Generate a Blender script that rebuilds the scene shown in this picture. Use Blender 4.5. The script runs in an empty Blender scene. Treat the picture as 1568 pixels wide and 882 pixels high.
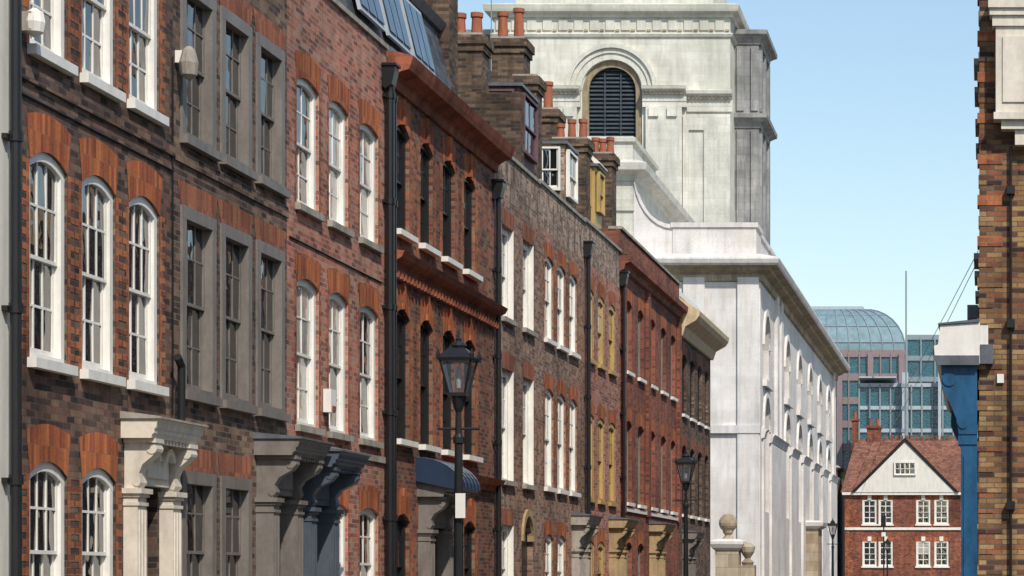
import bpy, math, random
from mathutils import Vector
random.seed(7)
sc=bpy.context.scene
R=random.uniform
# ------------------------------------------------------------------ materials
def newmat(name):
    m=bpy.data.materials.new(name); m.use_nodes=True
    nt=m.node_tree; b=nt.nodes['Principled BSDF']; return m,nt,b
def lk(nt,a,b): nt.links.new(a,b)
def M(nt,op,a,b=None):
    n=nt.nodes.new('ShaderNodeMath'); n.operation=op
    for i,v in enumerate((a,b)):
        if v is None: continue
        if isinstance(v,(int,float)): n.inputs[i].default_value=v
        else: lk(nt,v,n.inputs[i])
    return n.outputs[0]
def ramp(nt,fac,stops,interp='LINEAR'):
    n=nt.nodes.new('ShaderNodeValToRGB'); cr=n.color_ramp; cr.interpolation=interp
    while len(cr.elements)<len(stops): cr.elements.new(0.5)
    for e,(p,c) in zip(cr.elements,stops):
        e.position=p; e.color=(c[0],c[1],c[2],1) if not isinstance(c,(int,float)) else (c,c,c,1)
    lk(nt,fac,n.inputs[0]); return n.outputs[0]
def noise(nt,vec,scale,detail=5,rough=.6):
    n=nt.nodes.new('ShaderNodeTexNoise'); n.inputs['Scale'].default_value=scale
    n.inputs['Detail'].default_value=detail; n.inputs['Roughness'].default_value=rough
    lk(nt,vec,n.inputs['Vector']); return n.outputs['Fac']
def vmul(nt,vec,s):
    n=nt.nodes.new('ShaderNodeVectorMath'); n.operation='MULTIPLY'
    lk(nt,vec,n.inputs[0]); n.inputs[1].default_value=s; return n.outputs[0]
def mix(nt,fac,a,b,mode='MIX'):
    n=nt.nodes.new('ShaderNodeMix'); n.data_type='RGBA'; n.blend_type=mode
    for i,v in ((0,fac),(6,a),(7,b)):
        if isinstance(v,(int,float)): n.inputs[i].default_value=v
        elif isinstance(v,tuple): n.inputs[i].default_value=(v[0],v[1],v[2],1)
        else: lk(nt,v,n.inputs[i])
    return n.outputs[2]
def masonry(name,cols,mortar,bw=.225,bh=.075,mj=.011,grime=.45,tint=None,bump=.5,rough=.9,seed=0.0,patch=None):
    m,nt,b=newmat(name)
    g=nt.nodes.new('ShaderNodeNewGeometry'); pos=g.outputs['Position']
    sp=nt.nodes.new('ShaderNodeSeparateXYZ'); lk(nt,pos,sp.inputs[0])
    sn=nt.nodes.new('ShaderNodeSeparateXYZ'); lk(nt,g.outputs['True Normal'],sn.inputs[0])
    k=M(nt,'GREATER_THAN',M(nt,'ABSOLUTE',sn.outputs[0]),.5)
    u=M(nt,'ADD',M(nt,'MULTIPLY',sp.outputs[1],k),M(nt,'MULTIPLY',sp.outputs[0],M(nt,'SUBTRACT',1.0,k)))
    v=sp.outputs[2]
    if bh<.3: # hand-laid courses wander a few millimetres
        v=M(nt,'ADD',v,M(nt,'MULTIPLY',noise(nt,pos,.9,2,.5),.035))
    vv=M(nt,'DIVIDE',v,bh); row=M(nt,'FLOOR',vv); fv=M(nt,'FRACT',vv)
    uu=M(nt,'ADD',M(nt,'DIVIDE',u,bw),M(nt,'MULTIPLY',row,.5)); col=M(nt,'FLOOR',uu); fu=M(nt,'FRACT',uu)
    mo=M(nt,'MAXIMUM',M(nt,'LESS_THAN',fu,mj/bw),M(nt,'LESS_THAN',fv,mj/bh))
    cx=nt.nodes.new('ShaderNodeCombineXYZ'); lk(nt,col,cx.inputs[0]); lk(nt,row,cx.inputs[1]); cx.inputs[2].default_value=seed
    wn=nt.nodes.new('ShaderNodeTexWhiteNoise'); wn.noise_dimensions='3D'; lk(nt,cx.outputs[0],wn.inputs['Vector'])
    n=len(cols); c=ramp(nt,wn.outputs['Value'],[(i/max(1,n-1)*.9+.05,cc) for i,cc in enumerate(cols)])
    if patch: # areas of different / repaired brick
        pf=ramp(nt,noise(nt,pos,.38,3,.5),[(.48,0.0),(.58,1.0)])
        c=mix(nt,pf,c,mix(nt,1.0,c,patch,'MULTIPLY'))
    c=mix(nt,mo,c,mortar)
    big=noise(nt,pos,.55,7,.65)
    c=mix(nt,1.0,c,ramp(nt,big,[(.3,1-grime),(.5,.92),(.72,1.0+grime*.45)]),'MULTIPLY')
    st=noise(nt,vmul(nt,pos,(3,3,.35)),1.2,5,.6)
    c=mix(nt,1.0,c,ramp(nt,st,[(.32,1-grime*.7),(.52,1.0),(.8,1.08)]),'MULTIPLY')
    fine=noise(nt,pos,28,3,.7)
    c=mix(nt,1.0,c,ramp(nt,fine,[(.25,.72),(.5,1.0),(.8,1.22)]),'MULTIPLY')
    if tint:
        tc,lo,hi,scl=tint
        f=ramp(nt,noise(nt,vmul(nt,pos,(1,1,.45)),scl,8,.68),[(lo,0.0),(hi,1.0)])
        c=mix(nt,f,c,tc)
    lk(nt,c,b.inputs['Base Color']); b.inputs['Roughness'].default_value=rough
    b.inputs['Specular IOR Level'].default_value=.25
    bp=nt.nodes.new('ShaderNodeBump'); bp.inputs['Strength'].default_value=bump; bp.inputs['Distance'].default_value=.012
    h=M(nt,'ADD',M(nt,'SUBTRACT',1.0,mo),M(nt,'MULTIPLY',fine,.9)); lk(nt,h,bp.inputs['Height']); lk(nt,bp.outputs[0],b.inputs['Normal'])
    return m
def paint(name,c,rough=.45,dirt=.25,metal=0,dirtcol=None):
    m,nt,b=newmat(name)
    g=nt.nodes.new('ShaderNodeNewGeometry'); pos=g.outputs['Position']
    a=noise(nt,vmul(nt,pos,(2.5,2.5,.8)),1.7,6,.65); d=dirtcol or tuple(x*(1-dirt*1.6) if dirt<.6 else x*.1 for x in c)
    col=mix(nt,ramp(nt,a,[(.42,0.0),(.75,1.0)]),c,d)
    f=noise(nt,pos,14,4,.6)
    col=mix(nt,1.0,col,ramp(nt,f,[(.3,1-dirt*.5),(.6,1.0)]),'MULTIPLY')
    lk(nt,col,b.inputs['Base Color']); b.inputs['Roughness'].default_value=rough; b.inputs['Metallic'].default_value=metal
    b.inputs['Specular IOR Level'].default_value=.35
    return m
def glassmat(name,c,ior=2.2,rough=.02,wav=.5,alpha=1,dist=.02):
    m,nt,b=newmat(name)
    g=nt.nodes.new('ShaderNodeNewGeometry'); pos=g.outputs['Position']
    a=noise(nt,pos,1.1,3); col=mix(nt,a,tuple(x*.5 for x in c),tuple(min(1,x*1.5) for x in c))
    lk(nt,col,b.inputs['Base Color']); b.inputs['Roughness'].default_value=rough; b.inputs['IOR'].default_value=ior
    b.inputs['Alpha'].default_value=alpha
    bp=nt.nodes.new('ShaderNodeBump'); bp.inputs['Strength'].default_value=wav; bp.inputs['Distance'].default_value=dist
    lk(nt,noise(nt,pos,3.5,1),bp.inputs['Height']); lk(nt,bp.outputs[0],b.inputs['Normal'])
    return m
MT={}
MT['brick_dark']=masonry('brick_dark',[(.04,.03,.028),(.11,.068,.054),(.17,.095,.068),(.22,.145,.10),(.06,.043,.04)],(.12,.10,.085),grime=.45,seed=1,patch=(1.12,1.0,.96))
MT['brick_brown']=masonry('brick_brown',[(.06,.043,.038),(.15,.09,.066),(.22,.125,.088),(.28,.19,.13),(.09,.058,.05)],(.18,.15,.12),grime=.45,seed=2,patch=(.72,.70,.72))
MT['brick_pink']=masonry('brick_pink',[(.18,.085,.065),(.42,.165,.11),(.50,.2,.13),(.43,.27,.2),(.28,.105,.075)],(.39,.3,.25),grime=.35,seed=3,patch=(1.05,.88,.85))
MT['brick_redbrown']=masonry('brick_redbrown',[(.11,.05,.04),(.27,.095,.057),(.36,.13,.07),(.28,.17,.105),(.13,.06,.045)],(.21,.16,.13),grime=.4,seed=4,patch=(.7,.7,.72))
MT['brick_dusty']=masonry('brick_dusty',[(.13,.09,.07),(.26,.155,.11),(.33,.195,.135),(.39,.27,.19),(.18,.10,.08)],(.31,.25,.205),grime=.42,seed=5,patch=(1.1,.92,.86))
MT['brick_parapet']=masonry('brick_parapet',[(.22,.15,.11),(.38,.27,.20),(.47,.35,.26),(.17,.10,.08)],(.44,.36,.29),grime=.55,tint=((.12,.08,.06),.5,.6,3.0),seed=6)
MT['brick_red']=masonry('brick_red',[(.13,.05,.035),(.30,.09,.055),(.36,.12,.065),(.24,.08,.055)],(.2,.13,.10),grime=.45,seed=7,patch=(.72,.75,.8))
MT['rubbed']=masonry('rubbed_red_brick',[(.26,.07,.035),(.44,.125,.045),(.52,.18,.06),(.34,.085,.04)],(.30,.14,.09),bw=.075,bh=.3,mj=.008,grime=.5,seed=8)
MT['rubbed_q']=masonry('red_brick_quoin',[(.26,.08,.04),(.43,.13,.05),(.48,.17,.065),(.2,.065,.04)],(.3,.17,.12),grime=.5,seed=9)
MT['rubbed_dull']=masonry('dull_red_brick',[(.22,.08,.05),(.33,.11,.06),(.37,.145,.08)],(.22,.13,.09),bw=.075,bh=.3,mj=.008,grime=.5,seed=10)
MT['terracotta']=masonry('terracotta_cornice',[(.30,.09,.05),(.38,.12,.065),(.33,.1,.055)],(.2,.09,.06),bw=.3,bh=.15,mj=.006,grime=.6,seed=11)
MT['chimney']=masonry('chimney_brick',[(.05,.035,.028),(.12,.08,.055),(.20,.13,.085),(.09,.06,.045)],(.12,.095,.075),grime=.55,seed=12)
MT['stock']=masonry('stock_brick',[(.06,.035,.03),(.24,.13,.06),(.33,.19,.085),(.42,.27,.125),(.09,.045,.035),(.30,.12,.06)],(.13,.1,.08),mj=.014,grime=.45,seed=13,patch=(.8,.72,.7))
MT['stock2']=masonry('yellow_stock',[(.3,.2,.13),(.5,.35,.2),(.6,.43,.26),(.46,.25,.14)],(.5,.42,.34),grime=.25,seed=14)
MT['slate']=masonry('slate',[(.05,.052,.058),(.085,.088,.098),(.11,.11,.12)],(.03,.03,.035),bw=.3,bh=.2,mj=.012,grime=.4,rough=.6,seed=15)
MT['tile']=masonry('clay_tile',[(.17,.075,.055),(.24,.11,.075),(.28,.135,.095)],(.12,.05,.03),bw=.25,bh=.14,mj=.02,grime=.4,seed=16)
MT['stone']=masonry('portland_stone',[(.62,.605,.53),(.66,.645,.57),(.70,.68,.61)],(.55,.53,.46),bw=1.2,bh=.46,mj=.012,grime=.24,tint=((.39,.41,.34),.5,.78,.25),bump=.25,seed=17)
MT['stone_clean']=masonry('pale_portland_stone',[(.70,.665,.63),(.73,.69,.66),(.75,.715,.69)],(.66,.62,.59),bw=1.3,bh=.5,mj=.01,grime=.24,tint=((.50,.45,.40),.52,.82,.25),bump=.2,seed=18)
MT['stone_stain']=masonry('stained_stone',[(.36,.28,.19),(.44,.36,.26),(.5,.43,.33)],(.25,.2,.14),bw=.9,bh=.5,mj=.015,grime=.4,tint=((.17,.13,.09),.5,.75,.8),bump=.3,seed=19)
MT['stone_grey']=masonry('weathered_grey_stone',[(.27,.27,.27),(.32,.32,.315),(.36,.355,.35)],(.2,.2,.2),bw=.9,bh=.5,mj=.015,grime=.4,tint=((.15,.155,.16),.5,.75,.5),bump=.3,seed=21)
MT['stone_sill']=paint('stone_sill',(.38,.34,.29),.8,.35)
MT['cream']=paint('cream_render',(.72,.69,.62),.8,.12)
MT['white']=paint('white_paint',(.80,.77,.71),.45,.12)
MT['offwhite']=paint('offwhite_doorcase',(.70,.63,.53),.6,.2)
MT['taupe']=paint('taupe_paint',(.21,.185,.165),.5,.25)
MT['black']=paint('black_paint',(.018,.018,.02),.35,.2)
MT['yellow']=paint('ochre_paint',(.48,.33,.12),.5,.2)
MT['greyblue']=paint('greyblue_paint',(.09,.11,.14),.45,.2)
MT['blue']=paint('blue_hood_paint',(.02,.038,.075),.45,.2)
MT['shopblue']=paint('shop_blue_paint',(.018,.10,.215),.4,.35)
MT['purple']=paint('purple_render',(.14,.075,.09),.7,.2)
MT['lead']=paint('lead_sheet',(.13,.14,.16),.45,.3)
MT['pot']=paint('clay_pot',(.34,.11,.06),.8,.35)
MT['tan']=paint('tan_stone',(.42,.3,.16),.7,.3)
MT['ochre_stone']=paint('ochre_stained_stone',(.33,.26,.17),.8,.35)
MT['creamcornice']=paint('cream_cornice',(.68,.52,.32),.6,.25)
MT['asphalt']=paint('asphalt',(.05,.05,.052),.9,.3)
MT['paving']=masonry('paving',[(.2,.19,.18),(.27,.26,.24)],(.1,.1,.1),bw=.6,bh=.6,seed=20)
MT['groundm']=paint('ground_m',(.12,.115,.1),.95,.3)
MT['yline']=paint('yellow_line',(.6,.45,.06),.8,.3)
MT['glass']=glassmat('old_window_glass',(.012,.013,.015),2.3)
MT['glass_blind']=glassmat('glass_over_blind',(.40,.38,.34))
MT['glass_church']=glassmat('leaded_glass',(.03,.035,.045),1.6,.3)
MT['teal']=glassmat('teal_glass',(.03,.11,.14),1.7,.12,.3,1,.2)
MT['tealroof']=glassmat('teal_roof_glass',(.17,.26,.29),1.5,.35,.05)
MT['pinkframe']=paint('pink_steel',(.26,.195,.20),.6,.15)
MT['greysteel']=paint('grey_steel',(.24,.29,.32),.5,.15)
MT['lightsteel']=paint('light_steel',(.42,.46,.5),.5,.15)
MT['louvre']=paint('louvre_paint',(.055,.075,.09),.6,.25)
MT['lampglass']=glassmat('lantern_glass',(.12,.14,.16),1.5,.08,.1,.3)
MT['door_dark']=paint('door_paint',(.03,.028,.027),.35,.2)
MT['door_blue']=paint('door_blue_paint',(.05,.08,.12),.35,.2)
# ------------------------------------------------------------------ builder
class Bld:
    def __init__(s,name,loc):
        s.e=bpy.data.objects.new(name,None); s.e.location=loc; s.loc=Vector(loc)
        s.e.empty_display_size=.5; sc.collection.objects.link(s.e); s.parts={}
    def add(s,part,mat,vs,fs):
        V,Fc=s.parts.setdefault((part,mat),([],[]))
        o=len(V); V.extend(vs); Fc.extend([tuple(i+o for i in f) for f in fs])
    def done(s):
        for (part,mat),(V,Fc) in s.parts.items():
            me=bpy.data.meshes.new(part); me.from_pydata([tuple(Vector(v)-s.loc) for v in V],[],Fc)
            me.materials.append(MT[mat]); me.update()
            o=bpy.data.objects.new(part,me); sc.collection.objects.link(o); o.parent=s.e
        return s.e
BF=[(0,1,3,2),(4,6,7,5),(0,4,5,1),(2,3,7,6),(0,2,6,4),(1,5,7,3)]
def P(F,u,v,d):
    k,o=F
    if k=='L': return (o+d,u,v)
    if k=='R': return (o-d,u,v)
    return (u,o-d,v)
def fbox(b,part,mat,F,u0,u1,v0,v1,d0,d1):
    b.add(part,mat,[P(F,u,v,d) for u in (u0,u1) for v in (v0,v1) for d in (d0,d1)],BF)
def wbox(b,part,mat,x0,x1,y0,y1,z0,z1):
    b.add(part,mat,[(x,y,z) for x in (x0,x1) for y in (y0,y1) for z in (z0,z1)],BF)
def fquad(b,part,mat,F,pts): b.add(part,mat,[P(F,*p) for p in pts],[(0,1,2,3)])
def prism(b,part,mat,F,pts,u0,u1):
    n=len(pts); vs=[P(F,u0,v,d) for d,v in pts]+[P(F,u1,v,d) for d,v in pts]
    fs=[(i,(i+1)%n,(i+1)%n+n,i+n) for i in range(n)]+[tuple(range(n)),tuple(range(2*n-1,n-1,-1))]
    b.add(part,mat,vs,fs)
def polyuv(b,part,mat,F,pts,d0,d1):
    n=len(pts); vs=[P(F,u,v,d0) for u,v in pts]+[P(F,u,v,d1) for u,v in pts]
    fs=[(i,(i+1)%n,(i+1)%n+n,i+n) for i in range(n)]+[tuple(range(n)),tuple(range(2*n-1,n-1,-1))]
    b.add(part,mat,vs,fs)
def ringcorn(b,part,mat,x0,x1,y0,y1,prof):
    vs=[];fs=[]
    for p,z in prof: vs+=[(x0-p,y0-p,z),(x1+p,y0-p,z),(x1+p,y1+p,z),(x0-p,y1+p,z)]
    for i in range(len(prof)-1):
        for k in range(4): fs.append((i*4+k,i*4+(k+1)%4,(i+1)*4+(k+1)%4,(i+1)*4+k))
    fs.append((0,1,2,3)); m=(len(prof)-1)*4; fs.append((m,m+1,m+2,m+3))
    b.add(part,mat,vs,fs)
def ring(b,part,mat,F,cu,cv,r0,r1,d0,d1,n=20,a0=0,a1=math.pi):
    vs=[];fs=[]
    for i in range(n+1):
        a=a0+(a1-a0)*i/n; c,s_=math.cos(a),math.sin(a)
        for r,d in ((r0,d0),(r0,d1),(r1,d1),(r1,d0)): vs.append(P(F,cu+r*c,cv+r*s_,d))
    for i in range(n):
        for k in range(4): fs.append((i*4+k,i*4+(k+1)%4,(i+1)*4+(k+1)%4,(i+1)*4+k))
    b.add(part,mat,vs,fs)
def lathe(b,part,mat,cx,cy,prof,n=12,rot=0.0):
    vs=[];fs=[]
    for r,z in prof:
        for k in range(n):
            a=2*math.pi*k/n+rot; vs.append((cx+r*math.cos(a),cy+r*math.sin(a),z))
    for i in range(len(prof)-1):
        for k in range(n): fs.append((i*n+k,i*n+(k+1)%n,(i+1)*n+(k+1)%n,(i+1)*n+k))
    fs.append(tuple(range(n))); fs.append(tuple(range((len(prof)-1)*n,len(prof)*n)))
    b.add(part,mat,vs,fs)
def tube(b,part,mat,p,q,r,n=8):
    p,q=Vector(p),Vector(q); ax=(q-p).normalized()
    t=Vector((0,0,1)) if abs(ax.z)<.9 else Vector((1,0,0)); a=ax.cross(t).normalized(); c=ax.cross(a)
    vs=[];fs=[]
    for o in (p,q):
        for k in range(n):
            an=2*math.pi*k/n; vs.append(tuple(o+a*(r*math.cos(an))+c*(r*math.sin(an))))
    fs=[(k,(k+1)%n,(k+1)%n+n,k+n) for k in range(n)]+[tuple(range(n)),tuple(range(n,2*n))]
    b.add(part,mat,vs,fs)
def arcz(t,z1,rise,rnd=False):   # t -1..1
    return z1-rise*(1-math.sqrt(max(0,1-t*t))) if rnd else z1-rise*t*t
def facade(b,F,u0,u1,v0,v1,ops,mat,depth=.16,revmat=None,rnd=False,part='front_wall'):
    us=sorted(set([u0,u1]+[x for o in ops for x in o[:2]])); vs=sorted(set([v0,v1]+[x for o in ops for x in o[2:4]]))
    for i in range(len(us)-1):
        for j in range(len(vs)-1):
            cu,cv=(us[i]+us[i+1])/2,(vs[j]+vs[j+1])/2
            if any(o[0]<cu<o[1] and o[2]<cv<o[3] for o in ops): continue
            fquad(b,part,mat,F,[(us[i],vs[j],0),(us[i+1],vs[j],0),(us[i+1],vs[j+1],0),(us[i],vs[j+1],0)])
    rm=revmat or mat
    for a,c,z0,z1,rise in ops:
        zs=z1-rise
        for u in (a,c): fquad(b,'reveals',rm,F,[(u,z0,0),(u,zs,0),(u,zs,-depth),(u,z0,-depth)])
        fquad(b,'reveals',rm,F,[(a,z0,0),(c,z0,0),(c,z0,-depth),(a,z0,-depth)])
        n=14 if rnd else 8
        if rise<=0: n=1
        for k in range(n):
            t0,t1=-1+2*k/n,-1+2*(k+1)/n
            ua,ub=(a+c)/2+t0*(c-a)/2,(a+c)/2+t1*(c-a)/2
            za,zb=(arcz(t0,z1,rise,rnd),arcz(t1,z1,rise,rnd)) if rise>0 else (z1,z1)
            fquad(b,'reveals',rm,F,[(ua,za,0),(ub,zb,0),(ub,zb,-depth),(ua,za,-depth)])
            if rise>0: fquad(b,part,mat,F,[(ua,za,0),(ub,zb,0),(ub,z1,0),(ua,z1,0)])
def dress(b,F,o,jm,am,jw=.12,jw2=.23,step=.15,ah=.34):
    a,c,z0,z1,rise=o
    if jm:
        k=0; z=z0
        while z<z1-rise-.001:
            ze=min(z+step,z1-rise); w=(jw2 if k%2 else jw)+R(-.015,.015)
            for s_,u in ((-1,a),(1,c)):
                fquad(b,'brick_dressings',jm,F,[(u,z,.004),(u+s_*w,z,.004),(u+s_*w,ze,.004),(u,ze,.004)])
            z=ze; k+=1
    if am:
        n=8; hw=(c-a)/2; cu=(a+c)/2
        for k in range(n):
            t0,t1=-1+2*k/n,-1+2*(k+1)/n
            za,zb=arcz(t0,z1,rise),arcz(t1,z1,rise); fl=1.18
            ta,tb=arcz(t0,z1,rise*.6)+ah,arcz(t1,z1,rise*.6)+ah
            fquad(b,'brick_arches',am,F,[(cu+t0*hw,za,.007),(cu+t1*hw,zb,.007),(cu+t1*hw*fl,tb,.007),(cu+t0*hw*fl,ta,.007)])
def window(b,F,o,fm,rec=.03,fw=.09,cols=3,rows=2,bar=.026,blind=.12,simple=False,gl='glass',sd=0.0):
    a,c,z0,z1,rise=o; d=-rec; zs=z1-rise; bk=d-.1-sd
    W='window_frames'
    fbox(b,W,fm,F,a+.002,a+fw,z0+.002,z1-.002 if rise==0 else zs+rise*.3,bk,d)
    fbox(b,W,fm,F,c-fw,c-.002,z0+.002,z1-.002 if rise==0 else zs+rise*.3,bk,d)
    fbox(b,W,fm,F,a+fw,c-fw,z0+.002,z0+.07,bk,d+.001)
    n=8 if rise>0 else 1
    for k in range(n):
        t0,t1=-1+2*k/n,-1+2*(k+1)/n; hw=(c-a)/2; cu=(a+c)/2
        za,zb=(arcz(t0,z1,rise),arcz(t1,z1,rise)) if rise>0 else (z1,z1)
        fquad(b,W,fm,F,[(cu+t0*hw,za,d+.0015),(cu+t1*hw,zb,d+.0015),(cu+t1*hw,zb-fw,d+.0015),(cu+t0*hw,za-fw,d+.0015)])
        fquad(b,W,fm,F,[(cu+t0*hw,za-fw,d+.0015),(cu+t1*hw,zb-fw,d+.0015),(cu+t1*hw,zb-fw,bk),(cu+t0*hw,za-fw,bk)])
        if d>0: fquad(b,W,fm,F,[(cu+t0*hw,za-.002,d+.0015),(cu+t1*hw,zb-.002,d+.0015),(cu+t1*hw,zb-.002,bk),(cu+t0*hw,za-.002,bk)])
    zm=(z0+z1)/2-.02; ia,ic=a+fw,c-fw
    bl=random.random()<blind; bl2=bl and random.random()<.35
    for si,(s0,s1,ds) in enumerate(((z0+.07,zm+.02,d-.075-sd),(zm-.02,z1-.01,d-.035-sd))):
        st=.045
        fbox(b,W,fm,F,ia+.001,ia+st,s0,s1,ds-.03,ds); fbox(b,W,fm,F,ic-st,ic-.001,s0,s1,ds-.03,ds)
        fbox(b,W,fm,F,ia+st,ic-st,s0,s0+(.07 if si==0 else .04),ds-.03,ds-.001)
        fbox(b,W,fm,F,ia+st,ic-st,s1-(.04 if si==0 else .05),s1,ds-.03,ds-.001)
        gm='glass_blind' if (bl and si==1) or (bl2 and si==0) else gl
        ga,gc=ia+st,ic-st
        for k in range(1,cols):
            u=ga+(gc-ga)*k/cols; fbox(b,W,fm,F,u-bar/2,u+bar/2,s0+.04,s1-.04,ds-.028,ds-.004)
        for k in range(1,rows):
            v=s0+(s1-s0)*k/rows; fbox(b,W,fm,F,ga,gc,v-bar/2,v+bar/2,ds-.029,ds-.005)
        for i in range(cols):
            for j in range(rows):
                ua,ub=ga+(gc-ga)*i/cols,ga+(gc-ga)*(i+1)/cols
                va,vb=s0+(s1-s0)*j/rows,s0+(s1-s0)*(j+1)/rows
                tu,tv=(0,0) if simple else (R(-.005,.005),R(-.007,.007)); g0=ds-.018
                fquad(b,'glazing',gm,F,[(ua,va,g0-tu-tv),(ub,va,g0+tu-tv),(ub,vb,g0+tu+tv),(ua,vb,g0-tu+tv)])
def sill(b,F,o,mat,h=.09,p=.09,ex=.07):
    a,c,z0=o[0],o[1],o[2]
    fbox(b,'sills',mat,F,a-ex,c+ex,z0-h,z0+.006,-.05,p)
def pipe(b,F,u,v0,v1,hopper=True,r=.05,mat='black'):
    tube(b,'drainpipe',mat,P(F,u,v0,.11),P(F,u,v1,.11),r,10)
    v=v0+.8
    while v<v1:
        tube(b,'drainpipe',mat,P(F,u,v,.11),P(F,u,v+.1,.11),r+.018,10)
        fbox(b,'drainpipe',mat,F,u-.1,u+.1,v+.02,v+.07,-.02,.06); v+=1.75
    if hopper:
        prism(b,'drainpipe_hopper',mat,F,[(0.01,v1+.33),(.22,v1+.33),(.22,v1+.24),(.17,v1+.02),(.06,v1-.05),(0.01,v1)],u-.14,u+.14)
        fbox(b,'drainpipe_hopper',mat,F,u-.17,u+.17,v1+.33,v1+.37,.01,.25)
def body(b,F,u0,u1,top,mat,depth=9,ridge=1.6,coping='stone_sill',roof='slate'):
    e=.006
    for u in (u0+e,u1-e): fquad(b,'party_walls',mat,F,[(u,0,-.002),(u,top,-.002),(u,top,-depth),(u,0,-depth)])
    fquad(b,'rear_wall',mat,F,[(u0,0,-depth),(u1,0,-depth),(u1,top-.8,-depth),(u0,top-.8,-depth)])
    fquad(b,'parapet_inner',mat,F,[(u0,top-.9,-.3),(u1,top-.9,-.3),(u1,top,-.3),(u0,top,-.3)])
    if coping: fbox(b,'parapet_coping',coping,F,u0+e,u1-e,top-.002,top+.075,-.33,.045)
    prism(b,'roof',roof,F,[(-.31,top-.85),(-depth/2,top+ridge),(-depth-.2,top-.85)],u0+.02,u1-.02)
def doorcase(b,F,u0,u1,top,p,mat,dm='door_dark',pw=.34,hoodm='lead',open0=.12):
    for a,c in ((u0+.06,u0+.06+pw),(u1-.06-pw,u1-.06)):
        q=p*.4; D='doorcase'
        fbox(b,D,mat,F,a+.02,c-.02,.12,top-.9,.002,q)
        for j in range(3):
            uu=a+.055+j*(c-a-.11-.03)/2; fbox(b,D,mat,F,uu,uu+.035,.45,top-1.05,q,q+.018)
        fbox(b,D,mat,F,a-.01,c+.01,.12,.32,.001,q+.04); fbox(b,D,mat,F,a,c,.32,.38,.001,q+.025)
        fbox(b,D,mat,F,a+.005,c-.005,top-1.0,top-.96,.001,q+.02)
        fbox(b,D,mat,F,a,c,top-.9,top-.86,.001,q+.03); fbox(b,D,mat,F,a-.03,c+.03,top-.86,top-.8,.001,q+.06)
        pts=[(0,top-.8),(p*.36,top-.8),(p*.44,top-.72),(p*.40,top-.62),(p*.5,top-.52),(p*.78,top-.42),(p*.88,top-.34),(p*.86,top-.22),(0,top-.22)]
        prism(b,'console_brackets',mat,F,pts,a+.06,c-.06)
        tube(b,'console_brackets',mat,P(F,a+.05,top-.34,p*.76),P(F,c-.05,top-.34,p*.76),.06,12)
        tube(b,'console_brackets',mat,P(F,a+.05,top-.73,p*.34),P(F,c-.05,top-.73,p*.34),.045,12)
        fbox(b,D,mat,F,a+.03,c-.03,top-.27,top-.221,.001,p*.9)
    fbox(b,'doorcase',mat,F,u0+.07+pw,u1-.07-pw,top-.75,top-.22,.001,p*.3)
    fbox(b,'doorcase',mat,F,u0+.14+pw,u1-.14-pw,top-.66,top-.32,p*.3,p*.3+.025)
    prism(b,'hood',mat,F,[(0,top-.22),(p*.84,top-.22),(p*.86,top-.18),(p*.92,top-.16),(p*.92,top-.12),(p*.97,top-.1),(p,top-.04),(p+.03,top),(0,top+.0)],u0,u1)
    k=u0+.08
    while k<u1-.1: fbox(b,'hood_dentils',mat,F,k,k+.06,top-.27,top-.222,p*.6,p*.82); k+=.12
    prism(b,'hood_cover',hoodm,F,[(0,top+.003),(p+.05,top+.003),(p+.05,top+.03),(0,top+.09)],u0-.03,u1+.03)
    a,c=u0+.1+pw,u1-.1-pw
    fbox(b,'door',dm,F,a-.02,c+.02,open0,top-.75,-.26,-.2)
    for vv in ((.35,.9),(1.05,1.75)):
        for s_ in (0,1):
            w=(c-a-.3)/2; x=a+.1+s_*(w+.1); fbox(b,'door',dm,F,x,x+w,vv[0],vv[1],-.2,-.18)
    fbox(b,'fanlight','glass',F,a+.05,c-.05,2.12,top-.8,-.2,-.19)
    fbox(b,'door',mat,F,a,c,2.03,2.11,-.2,-.14)
    return (a,c,open0,top-.75,0)
LX=-10.0; FL=('L',LX)
def chimney(b,x0,x1,y0,y1,z0,z1,pots=2,ph=.7,pr=.14,aerial=False):
    wbox(b,'chimney_stack','chimney',x0,x1,y0,y1,z0,z1-.35)
    wbox(b,'chimney_stack','chimney',x0-.05,x1+.05,y0-.05,y1+.05,z1-.35,z1-.2)
    wbox(b,'chimney_stack','chimney',x0-.1,x1+.1,y0-.1,y1+.1,z1-.2,z1)
    wbox(b,'chimney_stack','chimney',x0-.03,x1+.03,y0-.03,y1+.03,z0+.9,z0+1.05)
    wbox(b,'chimney_flaunching','stone_sill',x0-.02,x1+.02,y0-.02,y1+.02,z1,z1+.06)
    for i in range(pots):
        cx=x0+(x1-x0)*(i+.5)/pots; h=ph*R(.8,1.15)
        lathe(b,'chimney_pots','pot',cx,(y0+y1)/2,[(pr*1.1,z1),(pr*1.1,z1+.06),(pr*.95,z1+.1),(pr*.8,z1+h-.12),(pr*1.02,z1+h-.1),(pr*1.02,z1+h),(pr*.7,z1+h),(pr*.7,z1+h-.05)],12)
    if aerial:
        tube(b,'tv_aerial','greysteel',(x0,y0,z1-.8),(x0,y0,z1+1.3),.015,5); tube(b,'tv_aerial','greysteel',(x0-.4,y0,z1+1.2),(x0+.4,y0,z1+1.2),.012,5)
        for j in range(6): tube(b,'tv_aerial','greysteel',(x0-.35+j*.14,y0-.2,z1+1.2),(x0-.35+j*.14,y0+.2,z1+1.2),.008,4)
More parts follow.
